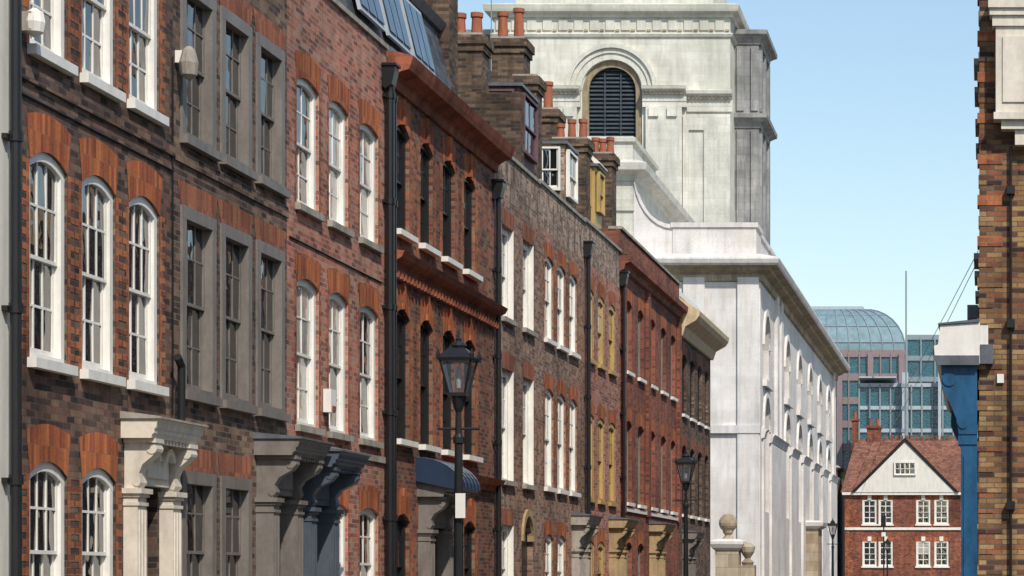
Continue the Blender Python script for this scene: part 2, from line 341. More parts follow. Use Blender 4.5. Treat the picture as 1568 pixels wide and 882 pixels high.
def dormer(b,x0,x1,y0,y1,z0,z1,mat,fm='white',ped=False):
    wbox(b,'dormer',mat,x0,x1,y0,y1,z0,z1)
    wbox(b,'dormer','lead',x0-.1,x1+.1,y0-.1,y1+.1,z1,z1+.07)
    window(b,('S',y0),(x0+.08,x1-.08,z0+.5*(z1-z0),z1-.08,0),fm,rec=-.12,fw=.05,cols=2,rows=1)
    F=('L',x1); window(b,F,(y0+.15,y1-.15,z0+.45*(z1-z0),z1-.1,0),fm,rec=-.12,fw=.06,cols=2,rows=1)
    if ped: prism(b,'dormer_pediment','white',('L',x1),[(.0,z1+.07),(.15,z1+.07),(.15,z1+.1),(-.3,z1+.5)],y0-.1,y1+.1)
# ---------------------------------------------------------------- house: cream rendered
b=Bld('rendered_house',(-14,18,0))
ops=[(u,u+1.1,z0,z1,0) for u in (11,13.3,15.6,17.9,20.2,22.5) for z0,z1 in ((.9,2.8),(3.8,6),(7.1,9))]
facade(b,FL,10,25.22,0,10.4,ops,'cream'); 
for o in ops: window(b,FL,o,'white',rec=.08); sill(b,FL,o,'white')
body(b,FL,10,25.22,10.4,'cream'); pipe(b,FL,25.1,0,10,False,.055)
b.done()
# ---------------------------------------------------------------- house 1
b=Bld('brick_house',(-14,28,0))
U=[(25.73,26.79),(27.22,28.28),(28.71,29.78)]
ops=[]; dc=doorcase(b,FL,28.45,30.15,3.44,.42,'offwhite',pw=.34,hoodm='stone_sill')
for a,c in U: ops+=[(a,c,3.9,6.13,.15),(a,c,7.17,9.1,.15)]
gw=[(a,c,.95,2.84,.15) for a,c in U[:2]]
facade(b,FL,25.22,30.28,0,11,ops+gw+[dc],'brick_dark',depth=.14)
for o in ops+gw:
    dress(b,FL,o,'rubbed_q','rubbed',.09,.2,.075,.4); window(b,FL,o,'white',rec=.03,fw=.1,cols=3,rows=2,bar=.028,blind=0)
    sill(b,FL,o,'white',.1,.1,.06)
body(b,FL,25.22,30.28,11,'brick_dark')
wbox(b,'string_course','brick_dark',-10,-9.965,25.25,30.27,6.78,6.93)
wbox(b,'alarm_box','stone_sill',-9.99,-9.85,25.4,25.58,7.25,7.45)
lathe(b,'alarm_box','white',-9.85,25.49,[(.02,7.2),(.09,7.25),(.11,7.35),(.09,7.45),(.02,7.5)],10)
ring(b,'doorcase_ornament','offwhite',FL,29.05,2.98,.10,.17,.12,.22,12,0,math.pi); ring(b,'doorcase_ornament','offwhite',FL,29.55,2.98,.10,.17,.12,.22,12,0,math.pi)
tube(b,'elbow_pipe','black',(-9.87,30.2,3.45),(-9.87,30.2,4.2),.05); tube(b,'elbow_pipe','black',(-9.87,30.2,4.2),(-9.87,30.05,4.3),.05)
tube(b,'cable_run','black',(-9.985,25.3,6.62),(-9.985,30.2,6.6),.012,5); tube(b,'cable_run','black',(-9.985,30.22,3.6),(-9.985,30.22,8.0),.012,5)
b.done()
# ---------------------------------------------------------------- house 2
b=Bld('brick_house',(-14,33,0))
U=[(30.55,31.9),(32.13,33.45),(33.7,35.02)]
dc=doorcase(b,FL,33.62,35.22,3.5,.62,'taupe',pw=.3,hoodm='lead')
ops=[]
for a,c in U: ops+=[(a,c,3.92,6.24,0),(a,c,7.1,9.08,0)]
gw=[(a,c,.95,2.94,0) for a,c in U[:2]]
facade(b,FL,30.28,35.2,0,11,ops+gw+[dc],'brick_brown')
for o in ops+gw:
    dress(b,FL,o,None,'rubbed_dull',ah=.3); window(b,FL,o,'taupe',rec=-.03,fw=.16,cols=3,rows=2,bar=.022,sd=.07,blind=0)
    sill(b,FL,o,'taupe',.1,.1,.03)
body(b,FL,30.28,35.2,11,'brick_brown')
wbox(b,'string_course','brick_brown',-10,-9.97,30.29,35.19,6.75,6.9)
wbox(b,'floodlight','white',-9.99,-9.8,30.32,30.42,7.95,8.1)
lathe(b,'floodlight','stone_sill',-9.83,30.36,[(.03,7.75),(.1,7.8),(.12,7.95),(.08,8.1),(.04,8.15)],12)
b.done()
# ---------------------------------------------------------------- house 3
b=Bld('brick_house',(-14,38,0))
U=[(35.7,36.9),(37.45,38.6),(39.3,40.5)]
dc=doorcase(b,FL,35.4,37.05,3.42,.7,'greyblue','door_blue',pw=.3)
ops=[]
for a,c in U: ops+=[(a,c,3.82,6.0,.1),(a,c,7.03,8.94,.1)]
gw=[(a,c,.95,2.74,.1) for a,c in U[1:]]
facade(b,FL,35.2,41.05,0,10.4,ops+gw+[dc],'brick_pink')
for o in ops+gw:
    dress(b,FL,o,'rubbed_q','rubbed',.05,.11,.075,.36); window(b,FL,o,'white',rec=.05,fw=.1,cols=2,rows=2,blind=.3); sill(b,FL,o,'stone_sill',.09,.08)
body(b,FL,35.2,41.05,10.4,'brick_pink')
wbox(b,'string_course','stone_sill',-10,-9.96,35.21,41.0,3.5,3.6)
wbox(b,'alarm_box','white',-9.99,-9.87,37.1,37.4,4.1,4.45); wbox(b,'alarm_box','rubbed_dull',-9.87,-9.86,37.15,37.35,4.12,4.2)
pipe(b,FL,40.85,0,9.75,True,.07); pipe(b,FL,41.12,0,9.6,False,.045)
tube(b,'cable_run','black',(-9.985,35.3,6.5),(-9.985,40.7,6.48),.012,5)
b.done()
# ---------------------------------------------------------------- house 4
b=Bld('brick_house',(-14,45,0))
U=[(41.68,42.7),(43.5,44.5),(45.3,46.35),(47.15,48.2)]
ops=[]
for a,c in U: ops+=[(a,c,3.95,6.2,.14),(a,c,7.5,9.36,.14)]
dc=doorcase(b,FL,43.25,45.25,3.25,.55,'taupe',pw=.36)
gw=[(41.68,42.7,.95,2.7,.14),(47.15,48.2,.95,2.7,.14)]
facade(b,FL,41.2,50.1,0,10.3,ops+gw+[dc],'brick_redbrown')
for o in ops+gw:
    dress(b,FL,o,'rubbed_q','rubbed',.24,.3,.15,.42); window(b,FL,o,'black',rec=.07,fw=.09,blind=.1); sill(b,FL,o,'white',.09,.13,.12)
for o in ops+gw:
    cu=(o[0]+o[1])/2; polyuv(b,'keystones','rubbed',FL,[(cu-.07,o[3]),(cu+.07,o[3]),(cu+.11,o[3]+.44),(cu-.11,o[3]+.44)],.001,.05)
prism(b,'main_cornice','terracotta',FL,[(0,9.85),(.06,9.85),(.08,10.0),(.2,10.08),(.34,10.12),(.38,10.22),(.42,10.34),(.1,10.42),(0,10.42)],41.2,50.12)
prism(b,'mid_cornice','terracotta',FL,[(0,6.78),(.05,6.8),(.08,6.9),(.22,6.98),(.27,7.08),(0,7.12)],41.2,50.12)
prism(b,'lower_cornice','terracotta',FL,[(0,3.35),(.05,3.36),(.08,3.46),(.18,3.5),(.22,3.58),(0,3.62)],45.35,50.12)
for k in range(34):
    u=41.4+k*.257; fbox(b,'dentils','terracotta',FL,u,u+.12,6.66,6.79,.001,.12)
body(b,FL,41.2,50.1,10.42,'brick_redbrown',coping='lead')
prism(b,'mansard','slate',FL,[(-.45,9.8),(-1.15,12.75),(-3.5,13.1),(-6,9.8)],41.6,50.0)
prism(b,'mansard_gutter','lead',FL,[(-1.05,12.7),(-.95,12.85),(-1.3,12.95),(-1.3,12.7)],41.55,50.05)
prism(b,'lead_gutter','lightsteel',FL,[(-.3,10.42),(-.28,10.6),(-.34,10.64),(-.6,10.64),(-.6,10.42)],41.3,50.0)
for k in range(3):
    u=42.0+k*2.0
    prism(b,'roof_lights','lightsteel',FL,[(-.72,11.3),(-.66,11.3),(-.95,12.55),(-1.01,12.55)],u,u+1.7)
    for j in range(3):
        prism(b,'roof_light_glass','glass',FL,[(-.70,11.4),(-.65,11.4),(-.915,12.47),(-.95,12.47)],u+.06+j*.54,u+.54+j*.54)
pts=[(0,3.72)]+[(.8*math.sin(t*math.pi/2/8),3.18+.52*math.cos(t*math.pi/2/8)) for t in range(9)]+[(.75,3.14),(0,3.3)]
prism(b,'curved_hood','blue',FL,pts,43.15,44.75)
for k in range(6): 
    u=43.2+k*.3
    for t in range(8):
        a0,a1=t*math.pi/16,(t+1)*math.pi/16
        tube(b,'hood_ribs','blue',P(FL,u,3.19+.52*math.cos(a0),.805*math.sin(a0)),P(FL,u,3.19+.52*math.cos(a1),.805*math.sin(a1)),.018,6)
pipe(b,FL,49.95,0,9.3,True,.05)
b.done()
# ---------------------------------------------------------------- house 5a
b=Bld('brick_house',(-14,52.5,0))
U=[(50.85,52.05),(53.15,54.35)]
ops=[]
for a,c in U: ops+=[(a,c,3.62,5.95,0),(a,c,7.0,8.93,0)]
gw=[(50.85,52.05,.95,2.7,0),(53.0,54.3,.1,2.9,.5)]
facade(b,FL,50.1,55.05,0,9.5,ops+gw,'brick_dusty'); fquad(b,'parapet','brick_parapet',FL,[(50.1,9.5,0),(55.05,9.5,0),(55.05,10.4,0),(50.1,10.4,0)])
for o in ops+gw[:1]:
    dress(b,FL,o,None,'rubbed_dull'); window(b,FL,o,'white',rec=.1,fw=.13,blind=.0); sill(b,FL,o,'stone_sill')
    fbox(b,'rendered_reveals','white',FL,o[1]-.02,o[1]-.004,o[2]+.01,o[3]-.004,-.1,.012)
fbox(b,'door','door_dark',FL,53,54.3,.1,2.9,-.16,-.12); ring(b,'door_arch','tan',FL,53.65,2.4,.55,.7,-.1,.05,14)
body(b,FL,50.1,55.05,10.4,'brick_dusty')
chimney(b,-12.0,-11.25,54.9,55.7,9.5,13.7,2,.6)
chimney(b,-11.75,-10.9,50.0,50.8,9.5,14.3,3,.6)
wbox(b,'party_upstand','chimney',-12.2,-10.35,54.75,55.15,9.8,12.4)
b.done()
# ---------------------------------------------------------------- house 5b
b=Bld('brick_house',(-14,58,0))
U=[(55.75,56.9),(57.4,58.55),(59.05,60.2)]
ops=[]
for a,c in U: ops+=[(a,c,3.66,5.93,.12),(a,c,7.03,8.94,.12)]
gw=[(a,c,.95,2.6,.12) for a,c in U[:2]]
dc=doorcase(b,FL,59.3,61.1,3.1,.45,'stone_sill',pw=.32)
facade(b,FL,55.05,61.3,0,9.5,ops+gw+[dc],'brick_dusty'); fquad(b,'parapet','brick_parapet',FL,[(55.05,9.5,0),(61.3,9.5,0),(61.3,10.45,0),(55.05,10.45,0)])
for o in ops+gw:
    dress(b,FL,o,'rubbed_q','rubbed',.1,.2,.15,.32); window(b,FL,o,'white',rec=.04,fw=.1,blind=.3); sill(b,FL,o,'white')
body(b,FL,55.05,61.3,10.45,'brick_dusty')
chimney(b,-12.3,-11.5,61.2,62.1,9.5,15.0,2,.75,aerial=True); chimney(b,-11.5,-10.95,59.9,60.7,9.5,13.8,0)
dormer(b,-11.6,-10.75,56.6,58.6,10.2,12.9,'purple','purple')
pipe(b,FL,61.25,0,9.6,True,.055)
b.done()
# ---------------------------------------------------------------- house 6 (ochre windows)
b=Bld('brick_house',(-14,64,0))
U=[(61.65,62.75),(63.4,64.5),(65.25,66.4)]
ops=[]
for a,c in U: ops+=[(a,c,3.6,5.75,.1),(a,c,7.1,8.9,.1)]
gw=[(a,c,.95,2.55,.1) for a,c in U[:2]]
dc=doorcase(b,FL,65.2,67.1,3.15,.5,'tan',pw=.34)
facade(b,FL,61.3,67.3,0,9.5,ops+gw+[dc],'brick_pink'); fquad(b,'parapet','brick_parapet',FL,[(61.3,9.5,0),(67.3,9.5,0),(67.3,10.5,0),(61.3,10.5,0)])
for o in ops+gw:
    dress(b,FL,o,None,'rubbed',ah=.34); window(b,FL,o,'yellow',rec=.02,fw=.14,blind=.25,bar=.035); sill(b,FL,o,'yellow')
body(b,FL,61.3,67.3,10.5,'brick_pink')
dormer(b,-11.5,-10.8,63,64.6,10.3,12.7,'brick_parapet'); dormer(b,-11.05,-10.65,67.0,68.2,10.6,12.8,'yellow','yellow',True)
chimney(b,-12.35,-11.75,67.3,68.2,9.5,14.4,1,.75); chimney(b,-11.65,-10.75,66.2,66.95,9.5,13.4,3,.55,.12)
pipe(b,FL,67.25,0,9.6,True,.04)
b.done()
# ---------------------------------------------------------------- house 7
b=Bld('brick_house',(-14,74,0))
U=[(68.3,69.5),(70.7,71.9),(73.2,74.4),(75.7,76.9),(78.1,79.2)]
ops=[]
for a,c in U: ops+=[(a,c,3.7,6.0,.12),(a,c,7.35,9.35,.12)]
gw=[(a,c,.95,2.6,.12) for a,c in U[:2]]
dc=doorcase(b,FL,73.0,75.2,3.2,.5,'tan',pw=.36)
facade(b,FL,67.3,80.2,0,11.1,ops+gw+[dc],'brick_red')
for o in ops+gw:
    dress(b,FL,o,None,'rubbed',ah=.36); window(b,FL,o,'taupe',rec=.1,fw=.09); sill(b,FL,o,'white')
prism(b,'brick_cornice','brick_red',FL,[(0,10.0),(.1,10.05),(.14,10.2),(.28,10.25),(.3,10.42),(0,10.5)],67.3,80.2)
for u in (67.35,72.3,79.6): fbox(b,'brick_pilaster','brick_red',FL,u,u+.5,3.4,10.0,.001,.1)
wbox(b,'string_course','white',-10,-9.95,67.4,80.1,3.45,3.56)
body(b,FL,67.3,80.2,11.15,'brick_red')
chimney(b,-11.6,-10.95,72,72.9,9.5,14.0,3,.5,.12)
b.done()
# ---------------------------------------------------------------- house 8
b=Bld('brick_house',(-14,85,0))
U=[(81.0,82.2),(83.2,84.4),(85.4,86.6),(87.5,88.6)]
ops=[]
for a,c in U: ops+=[(a,c,3.7,6.0,.12),(a,c,7.0,9.0,.12)]
facade(b,FL,80.2,89.3,0,10.6,ops,'brick_brown')
for o in ops: dress(b,FL,o,None,'rubbed_dull'); window(b,FL,o,'black',rec=.1,fw=.09); sill(b,FL,o,'white')
prism(b,'cream_cornice','creamcornice',FL,[(0,9.5),(.1,9.5),(.2,9.8),(.55,10.0),(.65,10.15),(.68,10.3),(.0,10.75)],80.2,89.35)
body(b,FL,80.2,89.3,10.7,'brick_brown')
polyuv(b,'gable_render','white',('S',80.25),[(-10.3,10.6),(-10.3,11.3),(-12.5,12.6),(-15,10.6)],-.3,0)
prism(b,'roof_front','white',FL,[(-.3,10.7),(-.34,11.3),(-.7,11.35),(-.7,10.7)],80.3,89.2)
doorcase(b,FL,81,83,3.1,.5,'taupe')
b.done()
# ---------------------------------------------------------------- church
b=Bld('church',(-23.5,136,0))
CX=-23.5; E=109.0; S='stone_clean'
ops=[]
bays=[111.9,123.5,131.5,139.5,147.5,155.5]
for c in bays: ops+=[(c-1.45,c+1.45,10.5,13.5,1.44),(c-1.5,c+1.5,4.6,9.8,1.49)]
facade(b,FL,E+.5,163.5,0,15.3,ops,S,depth=.8,rnd=True)
for o in ops:
    fquad(b,'church_windows','glass_church',FL,[(o[0],o[2],-.7),(o[1],o[2],-.7),(o[1],o[3],-.7),(o[0],o[3],-.7)])
    for k in range(1,4):
        u=o[0]+(o[1]-o[0])*k/4; fbox(b,'church_window_bars','lead',FL,u-.03,u+.03,o[2],o[3],-.7,-.65)
    cu=(o[0]+o[1])/2; r=(o[1]-o[0])/2; ring(b,'window_architraves',S,FL,cu,o[3]-r,r,r+.3,0,.1,16)
    if o[2]>10: fbox(b,'window_sills',S,FL,o[0]-.3,o[1]+.3,o[2]-.3,o[2],0,.2)
edges=[E+.5]+[x for c in bays for x in (c-1.55,c+1.55)]+[163.5]
for i in range(0,len(edges),2):
    a,c=edges[i],edges[i+1]
    if c-a>.5:
        prism(b,'impost_band',S,FL,[(0,7.8),(.14,7.85),(.2,8.1),(.3,8.2),(0,8.3)],a,c)
        fbox(b,'piers',S,FL,a+.15,c-.15,0,7.8,.002,.12)
        fbox(b,'plinth',S,FL,a+.1,c-.1,0,1.2,.122,.25)
for u in (116.2,118.6,159.5): fbox(b,'pilasters',S,FL,u,u+1.1,8.3,14.9,.002,.16)
wbox(b,'east_front',S,-37,-10,E,E+.5,0,15.5); wbox(b,'west_front',S,-37,-10,163.5,164,0,15.5)
wbox(b,'core',S,-37,-10.82,E+.5,163.5,0,15.9)
for u in (-13.4,-11.0): fbox(b,'corner_pilasters',S,('S',E),u,u+.95,0,14.9,.002,.14)
fbox(b,'east_band',S,('S',E),-37,-10,8.0,8.35,.001,.18)
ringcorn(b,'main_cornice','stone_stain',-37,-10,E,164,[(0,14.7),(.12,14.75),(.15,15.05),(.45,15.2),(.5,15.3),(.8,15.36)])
ringcorn(b,'main_cornice_top',S,-37,-10,E,164,[(.78,15.36),(.86,15.45),(.92,15.62),(.9,15.7),(0,15.95)])
for s_ in (1,-1):
    def X(x): return CX+s_*(x-CX)
    x0,x1=sorted((X(-13.9),X(-10.2))); wbox(b,'corner_parapet',S,x0,x1,E+.2,E+2.6,15.9,17.15); wbox(b,'corner_parapet_coping',S,x0-.08,x1+.08,E+.12,E+2.68,17.15,17.36)
    x0,x1=sorted((X(-10.9),X(-10.3))); wbox(b,'flank_parapet',S,x0,x1,E+2.7,163.8,15.9,17.1); wbox(b,'flank_parapet_coping',S,x0-.08,x1+.08,E+2.7,163.9,17.1,17.3)
    pts=[(X(-13.9-1.75*math.sin(t*math.pi/16)),17.1+2.5*(1-math.cos(t*math.pi/16))) for t in range(9)]
    polyuv(b,'swept_parapet',S,('S',E+.25),pts+[(X(-15.65),15.7),(X(-13.9),15.7)],-.8,0)
    for t in range(8):
        (a1,b1),(a2,b2)=pts[t],pts[t+1]
        polyuv(b,'swept_coping',S,('S',E+.17),[(a1,b1),(a2,b2),(a2,b2+.18),(a1,b1+.18)],-.95,0)
wbox(b,'nave_clerestory','stone',-31.4,-15.6,E+.3,156,15.8,19.5)
ringcorn(b,'nave_cornice','stone',-31.4,-15.6,E+.3,156,[(0,19.2),(.1,19.25),(.15,19.45),(.4,19.55),(.55,19.65),(.6,19.95),(.1,20.15)])
wbox(b,'nave_attic','stone',-31.3,-15.7,E+.4,117,20.1,20.95); ringcorn(b,'attic_coping','stone',-31.3,-15.7,E+.4,117,[(0,20.95),(.12,20.98),(.14,21.15),(0,21.22)])
fbox(b,'attic_panel','stone',('S',E+.4),-19.6,-16.3,20.3,20.8,.001,.04)
fbox(b,'nave_band','stone',('S',E+.3),-31.4,-15.6,17.9,18.1,.001,.1)
fbox(b,'nave_scroll','stone',('S',E+.3),-17.3,-16.5,16.2,19.2,.001,.2)
b.add('nave_roof','lead',[(-31.2,117,20.1),(-15.8,117,20.1),(-15.8,156,20.1),(-31.2,156,20.1),(CX,117,23.2),(CX,156,23.2)],[(0,1,4),(1,2,5,4),(0,4,5,3),(2,3,5)])
# tower
TY=154.0; TF=('S',TY); tx0,tx1=-30.8,-16.0; TC=-23.4; TS='stone'
facade(b,TF,tx0,tx1,0,37.0,[(TC-1.88,TC+1.88,27.3,33.98,1.88)],TS,depth=.8,rnd=True,part='tower_face')
wbox(b,'tower_core',TS,tx0,tx1,TY+.8,164.5,0,37.0)
for x in (tx0,tx1): b.add('tower_core',TS,[(x,TY,0),(x,TY+.8,0),(x,TY+.8,37),(x,TY,37)],[(0,1,2,3)])
ring(b,'belfry_arch','ochre_stone',TF,TC,32.1,1.47,1.879,-.35,-.12,20)
for s_ in (-1,1):
    a,c=sorted((TC+s_*1.47,TC+s_*1.878)); fbox(b,'belfry_arch','ochre_stone',TF,a,c,27.3,32.1,-.35,-.12)
z=27.4
while z<33.6:
    hw=1.5 if z<32.1 else math.sqrt(max(.01,1.6**2-(z-32.1)**2))
    hw=min(hw,1.5)
    prism(b,'louvres','louvre',TF,[(-.62,z+.24),(-.60,z+.26),(-.38,z+.04),(-.40,z+.0)],TC-hw,TC+hw); z+=.26
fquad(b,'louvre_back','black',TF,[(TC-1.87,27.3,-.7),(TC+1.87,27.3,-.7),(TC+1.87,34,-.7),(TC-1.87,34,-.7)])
for k in (-.5,.5): fbox(b,'louvres','louvre',TF,TC+k-.04,TC+k+.04,27.3,33.3,-.4,-.34)
ring(b,'arch_mould',TS,TF,TC,32.1,1.9,2.3,0,.16,24); ring(b,'arch_mould',TS,TF,TC,32.1,2.3,2.6,0,.26,24); ring(b,'arch_mould',TS,TF,TC,32.1,2.6,2.85,0,.42,24)
def ent(u0,u1,d,dz=0):
    prism(b,'tower_entablature',TS,TF,[(0,31.0+dz),(d*.8,31.0+dz),(d*.8,31.3+dz),(d*.9,31.35+dz),(d*.9,31.75+dz),(d+.15,31.9+dz),(d+.4,32.05+dz),(d+.45,32.25+dz),(0,32.4+dz)],u0,u1)
    k=u0+.08
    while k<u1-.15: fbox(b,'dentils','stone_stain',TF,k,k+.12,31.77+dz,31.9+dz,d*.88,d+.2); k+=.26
for s_ in (-1,1):
    def q(a,c): return sorted((TC+s_*a,TC+s_*c))
    a,c=q(1.95,4.7); ent(a,c,.45)
    a,c=q(4.7,7.55); ent(a,c,.15,-.25)
    a,c=q(2.15,4.4); fbox(b,'tower_pilasters',TS,TF,a,c,20,30.99,.001,.35)
    a,c=q(2.35,2.95); fbox(b,'capital_scrolls',TS,TF,a,c,30.4,30.99,.35,.5)
    a,c=q(3.5,4.1); fbox(b,'capital_scrolls',TS,TF,a,c,30.4,30.99,.35,.5)
    a,c=q(4.45,4.8); fbox(b,'panel_surround',TS,TF,a,c,20,30.5,.002,.12)
    a,c=q(5.75,7.4); fbox(b,'panel_surround',TS,TF,a,c,20,30.5,.002,.12)
    a,c=q(4.8,5.75); fbox(b,'panel_surround',TS,TF,a,c,29.6,30.5,.003,.12)
ringcorn(b,'frieze_mould',TS,tx0,tx1,TY,164.5,[(0,35.4),(.12,35.43),(.2,35.6),(.1,35.68),(0,35.7)])
k=tx0+.15
while k<tx1-.4:
    fbox(b,'metopes',TS,TF,k,k+.55,35.85,36.45,.001,.1); 
    fbox(b,'metopes','stone_stain',TF,k+.62,k+.86,35.8,35.9,.001,.12); k+=.98
ringcorn(b,'tower_cornice',TS,tx0,tx1,TY,164.5,[(0,36.6),(.15,36.65),(.2,36.85),(.5,36.95),(.55,37.1),(.6,37.35),(.2,37.5)])
wbox(b,'tower_upper_stage',TS,tx0+1.2,tx1-1.2,TY+1,163.5,37.3,47)
b.add('spire',TS,[(tx0+2,TY+1.5,47),(tx1-2,TY+1.5,47),(tx1-2,163,47),(tx0+2,163,47),(TC,159,66)],[(0,1,4),(1,2,4),(2,3,4),(3,0,4)])
wx0,wx1,wy0,wy1=-32.45,-14.45,156.6,163.2
WS='stone_grey'
wbox(b,'tower_wing',WS,wx0,wx1,wy0,wy1,0,36.1)
for z in (35.5,30.2):
    ringcorn(b,'wing_cornice',WS,wx0,wx1,wy0,wy1,[(0,z),(.1,z+.03),(.14,z+.35),(.35,z+.5),(.55,z+.6),(.58,z+.85),(0,z+1.0)])
for z0,z1 in ((20,30.1),(31.3,35.4)):
    for x in (-15.85,-14.95): fbox(b,'wing_pilasters',WS,('S',wy0),x,x+.45,z0,z1,.001,.16)
    for y in (wy0+.2,wy0+2.8,wy0+5.6): fbox(b,'wing_pilasters',WS,('L',wx1),y,y+.8,z0,z1,.001,.16)
wbox(b,'side_porch','stone_stain',-10,-9.2,135,138,0,4.3); ringcorn(b,'side_porch_cornice',S,-10,-9.2,135,138,[(0,4.3),(.25,4.45),(.3,4.65),(0,4.75)])
b.done()
# gate pier
b=Bld('gate_pier',(-9.95,95,0))
wbox(b,'pier','stone_stain',-10.4,-9.5,94.5,95.4,0,2.7); wbox(b,'plinth','stone_stain',-10.5,-9.4,94.4,95.5,0,.6)
ringcorn(b,'pier_cap','stone_clean',-10.4,-9.5,94.5,95.4,[(0,2.65),(.12,2.75),(.2,2.9),(.2,3.0),(0,3.1)])
lathe(b,'ball_finial','stone_stain',-9.95,94.95,[(.28,3.05),(.2,3.15),(.12,3.25),(.2,3.35)]+[(.36*math.sin(a*math.pi/10),3.72-.36*math.cos(a*math.pi/10)) for a in range(2,11)],16)
wbox(b,'side_scroll','stone_stain',-9.5,-8.9,94.6,95.3,0,2.1); lathe(b,'side_urn','stone_stain',-9.2,94.95,[(.2,2.1),(.25,2.2),(.1,2.35),(.26,2.6),(.3,2.8),(.12,2.95)],14)
b.done()
# ---------------------------------------------------------------- gabled house at the end
b=Bld('gabled_brick_house',(-6.2,194,0))
GY=190.0; G=('S',GY)
ops=[]
for a in (-9.55,-8.3,-5.4,-4.0): ops+=[(a,a+1.1,5.75,7.65,0),(a,a+1.1,2.5,4.45,0)]
facade(b,G,-10.9,-1.5,0,8.1,ops,'brick_red')
for o in ops:
    window(b,G,o,'white',rec=.03,fw=.12,cols=2,rows=2,bar=.06,simple=True); sill(b,G,o,'white',.12,.12)
    fbox(b,'keystones','white',G,(o[0]+o[1])/2-.15,(o[0]+o[1])/2+.15,o[3],o[3]+.35,.001,.06)
    fbox(b,'brick_arches','rubbed',G,o[0]-.1,(o[0]+o[1])/2-.16,o[3]+.01,o[3]+.3,.001,.02); fbox(b,'brick_arches','rubbed',G,(o[0]+o[1])/2+.16,o[1]+.1,o[3]+.01,o[3]+.3,.001,.02)
wbox(b,'core','brick_red',-10.9,-1.5,GY+.3,GY+9,0,8.1)
fbox(b,'string_course','white',G,-10.9,-1.5,5.3,5.5,.001,.12)
for k in range(20):
    w=.55 if k%2 else .35
    for u in (-10.9,-1.5-w): fbox(b,'quoins','rubbed_q',G,u,u+w,k*.4,k*.4+.39,.001,.03)
fbox(b,'eaves','white',G,-11.1,-1.3,8.0,8.2,.0,.3)
b.add('roof','tile',[(-11.2,GY-.3,8.2),(-1.2,GY-.3,8.2),(-1.2,GY+9.3,8.2),(-11.2,GY+9.3,8.2),(-10.3,GY+4.5,12.55),(-2.0,GY+4.5,12.55)],[(0,1,5,4),(1,2,5),(2,3,4,5),(3,0,4)])
polyuv(b,'gable','cream',G,[(-10.1,8.2),(-2.4,8.2),(-6.25,12.1)],.02,.36)
for s_ in (-1,1):
    p0=(-6.25+s_*4.15,8.2); p1=(-6.25,12.35)
    polyuv(b,'bargeboards','black',G,[p0,(p0[0]-s_*.22,8.2),(-6.25,12.12),p1],.36,.46)
    b.add('gable_roof','tile',[P(G,p0[0],8.2,.5),P(G,-6.25,12.4,.5),P(G,-6.25,12.4,-4.5),P(G,p0[0],8.2,-4.5)],[(0,1,2,3)])
window(b,('S',GY-.37),(-7.1,-5.4,9.5,10.55,0),'white',rec=.0-.13,fw=.1,cols=4,rows=1,bar=.07,simple=True)
for x,z,w in ((-9.4,13.6,1.1),(-10.6,14.2,.5)):
    wbox(b,'chimney_stack','brick_red',x,x+w,GY+4.2,GY+5,8.2,z-.2); wbox(b,'chimney_stack','brick_red',x-.08,x+w+.08,GY+4.1,GY+5.1,z-.2,z)
    for i in range(2 if w>1 else 1): lathe(b,'chimney_pots','pot',x+w*(i+.5)/(2 if w>1 else 1),GY+4.6,[(.14,z),(.12,z+.5),(.15,z+.6)],8)
for i in range(16): wbox(b,'ridge_cresting','tile',-8.0+i*.4,-7.75+i*.4,GY+4.4,GY+4.6,12.5,12.85)
tube(b,'drainpipe','black',(-11.0,GY-.1,0),(-11.0,GY-.1,8),.07)
b.done()
b=Bld('brick_house',(3,195,0))
ops=[(a,a+1.1,z,z+1.9,0) for a in (-.9,1.2,3.4) for z in (2.5,5.7)]
facade(b,G,-1.49,8,0,8.6,ops,'brick_redbrown')
for o in ops: window(b,G,o,'white',fw=.1,simple=True)
wbox(b,'core','brick_redbrown',-1.48,8,GY+.3,GY+9,0,8.6)
b.add('roof','slate',[(-1.48,GY,8.6),(8,GY,8.6),(8,GY+9,8.6),(-1.48,GY+9,8.6),(-1.48,GY+4,12.6),(8,GY+4,12.6)],[(0,1,5,4),(2,3,4,5),(0,4,3),(1,2,5)])
b.done()
b=Bld('corner_building',(-17,200,0))
wbox(b,'walls','brick_brown',-24,-11.6,192,202,0,10)
for z in (2,5.2,8): 
    for k in range(5): window(b,('S',192),(-23.4+k*2.4,-22.2+k*2.4,z,z+1.7,0),'white',rec=-.12,simple=True)
ringcorn(b,'cornice','stone_sill',-24,-11.6,192,202,[(0,10),(.3,10.2),(0,10.4)])
b.done()
# ---------------------------------------------------------------- modern office blocks
b=Bld('glass_office_building',(-18,360,0))
def office(x0,x1,y,depth,z0,z1,fh,mw,frame,gl='teal',mull=None,bh=.35):
    mull=mull or frame
    wbox(b,'curtain_wall',gl,x0,x1,y,y+depth,z0,z1)
    z=z0
    while z<=z1+.01:
        wbox(b,'floor_bands',frame,x0-.15,x1+.15,y-.25,y+depth+.1,z-bh,z+bh); z+=fh
    x=x0
    while x<=x1+.01: fbox(b,'mullions',mull,('S',y),x-.1,x+.1,z0,z1,-.01,.35); x+=mw
    yy=y
    while yy<=y+depth: fbox(b,'mullions',mull,('L',x1),yy-.15,yy+.15,z0,z1,-.01,.3); yy+=mw
office(-30,-11.6,350,30,0,33.5,3.35,1.5,'pinkframe',bh=.5)
for i in range(5): fbox(b,'steel_piers','pinkframe',('S',350),-30+i*4.4,-29.2+i*4.4,0,33.5,.36,.7)
NP=8
prof=[(-6.6*(1-math.cos(t*math.pi/2/NP)),33.8+6.6*math.sin(t*math.pi/2/NP)) for t in range(NP+1)]
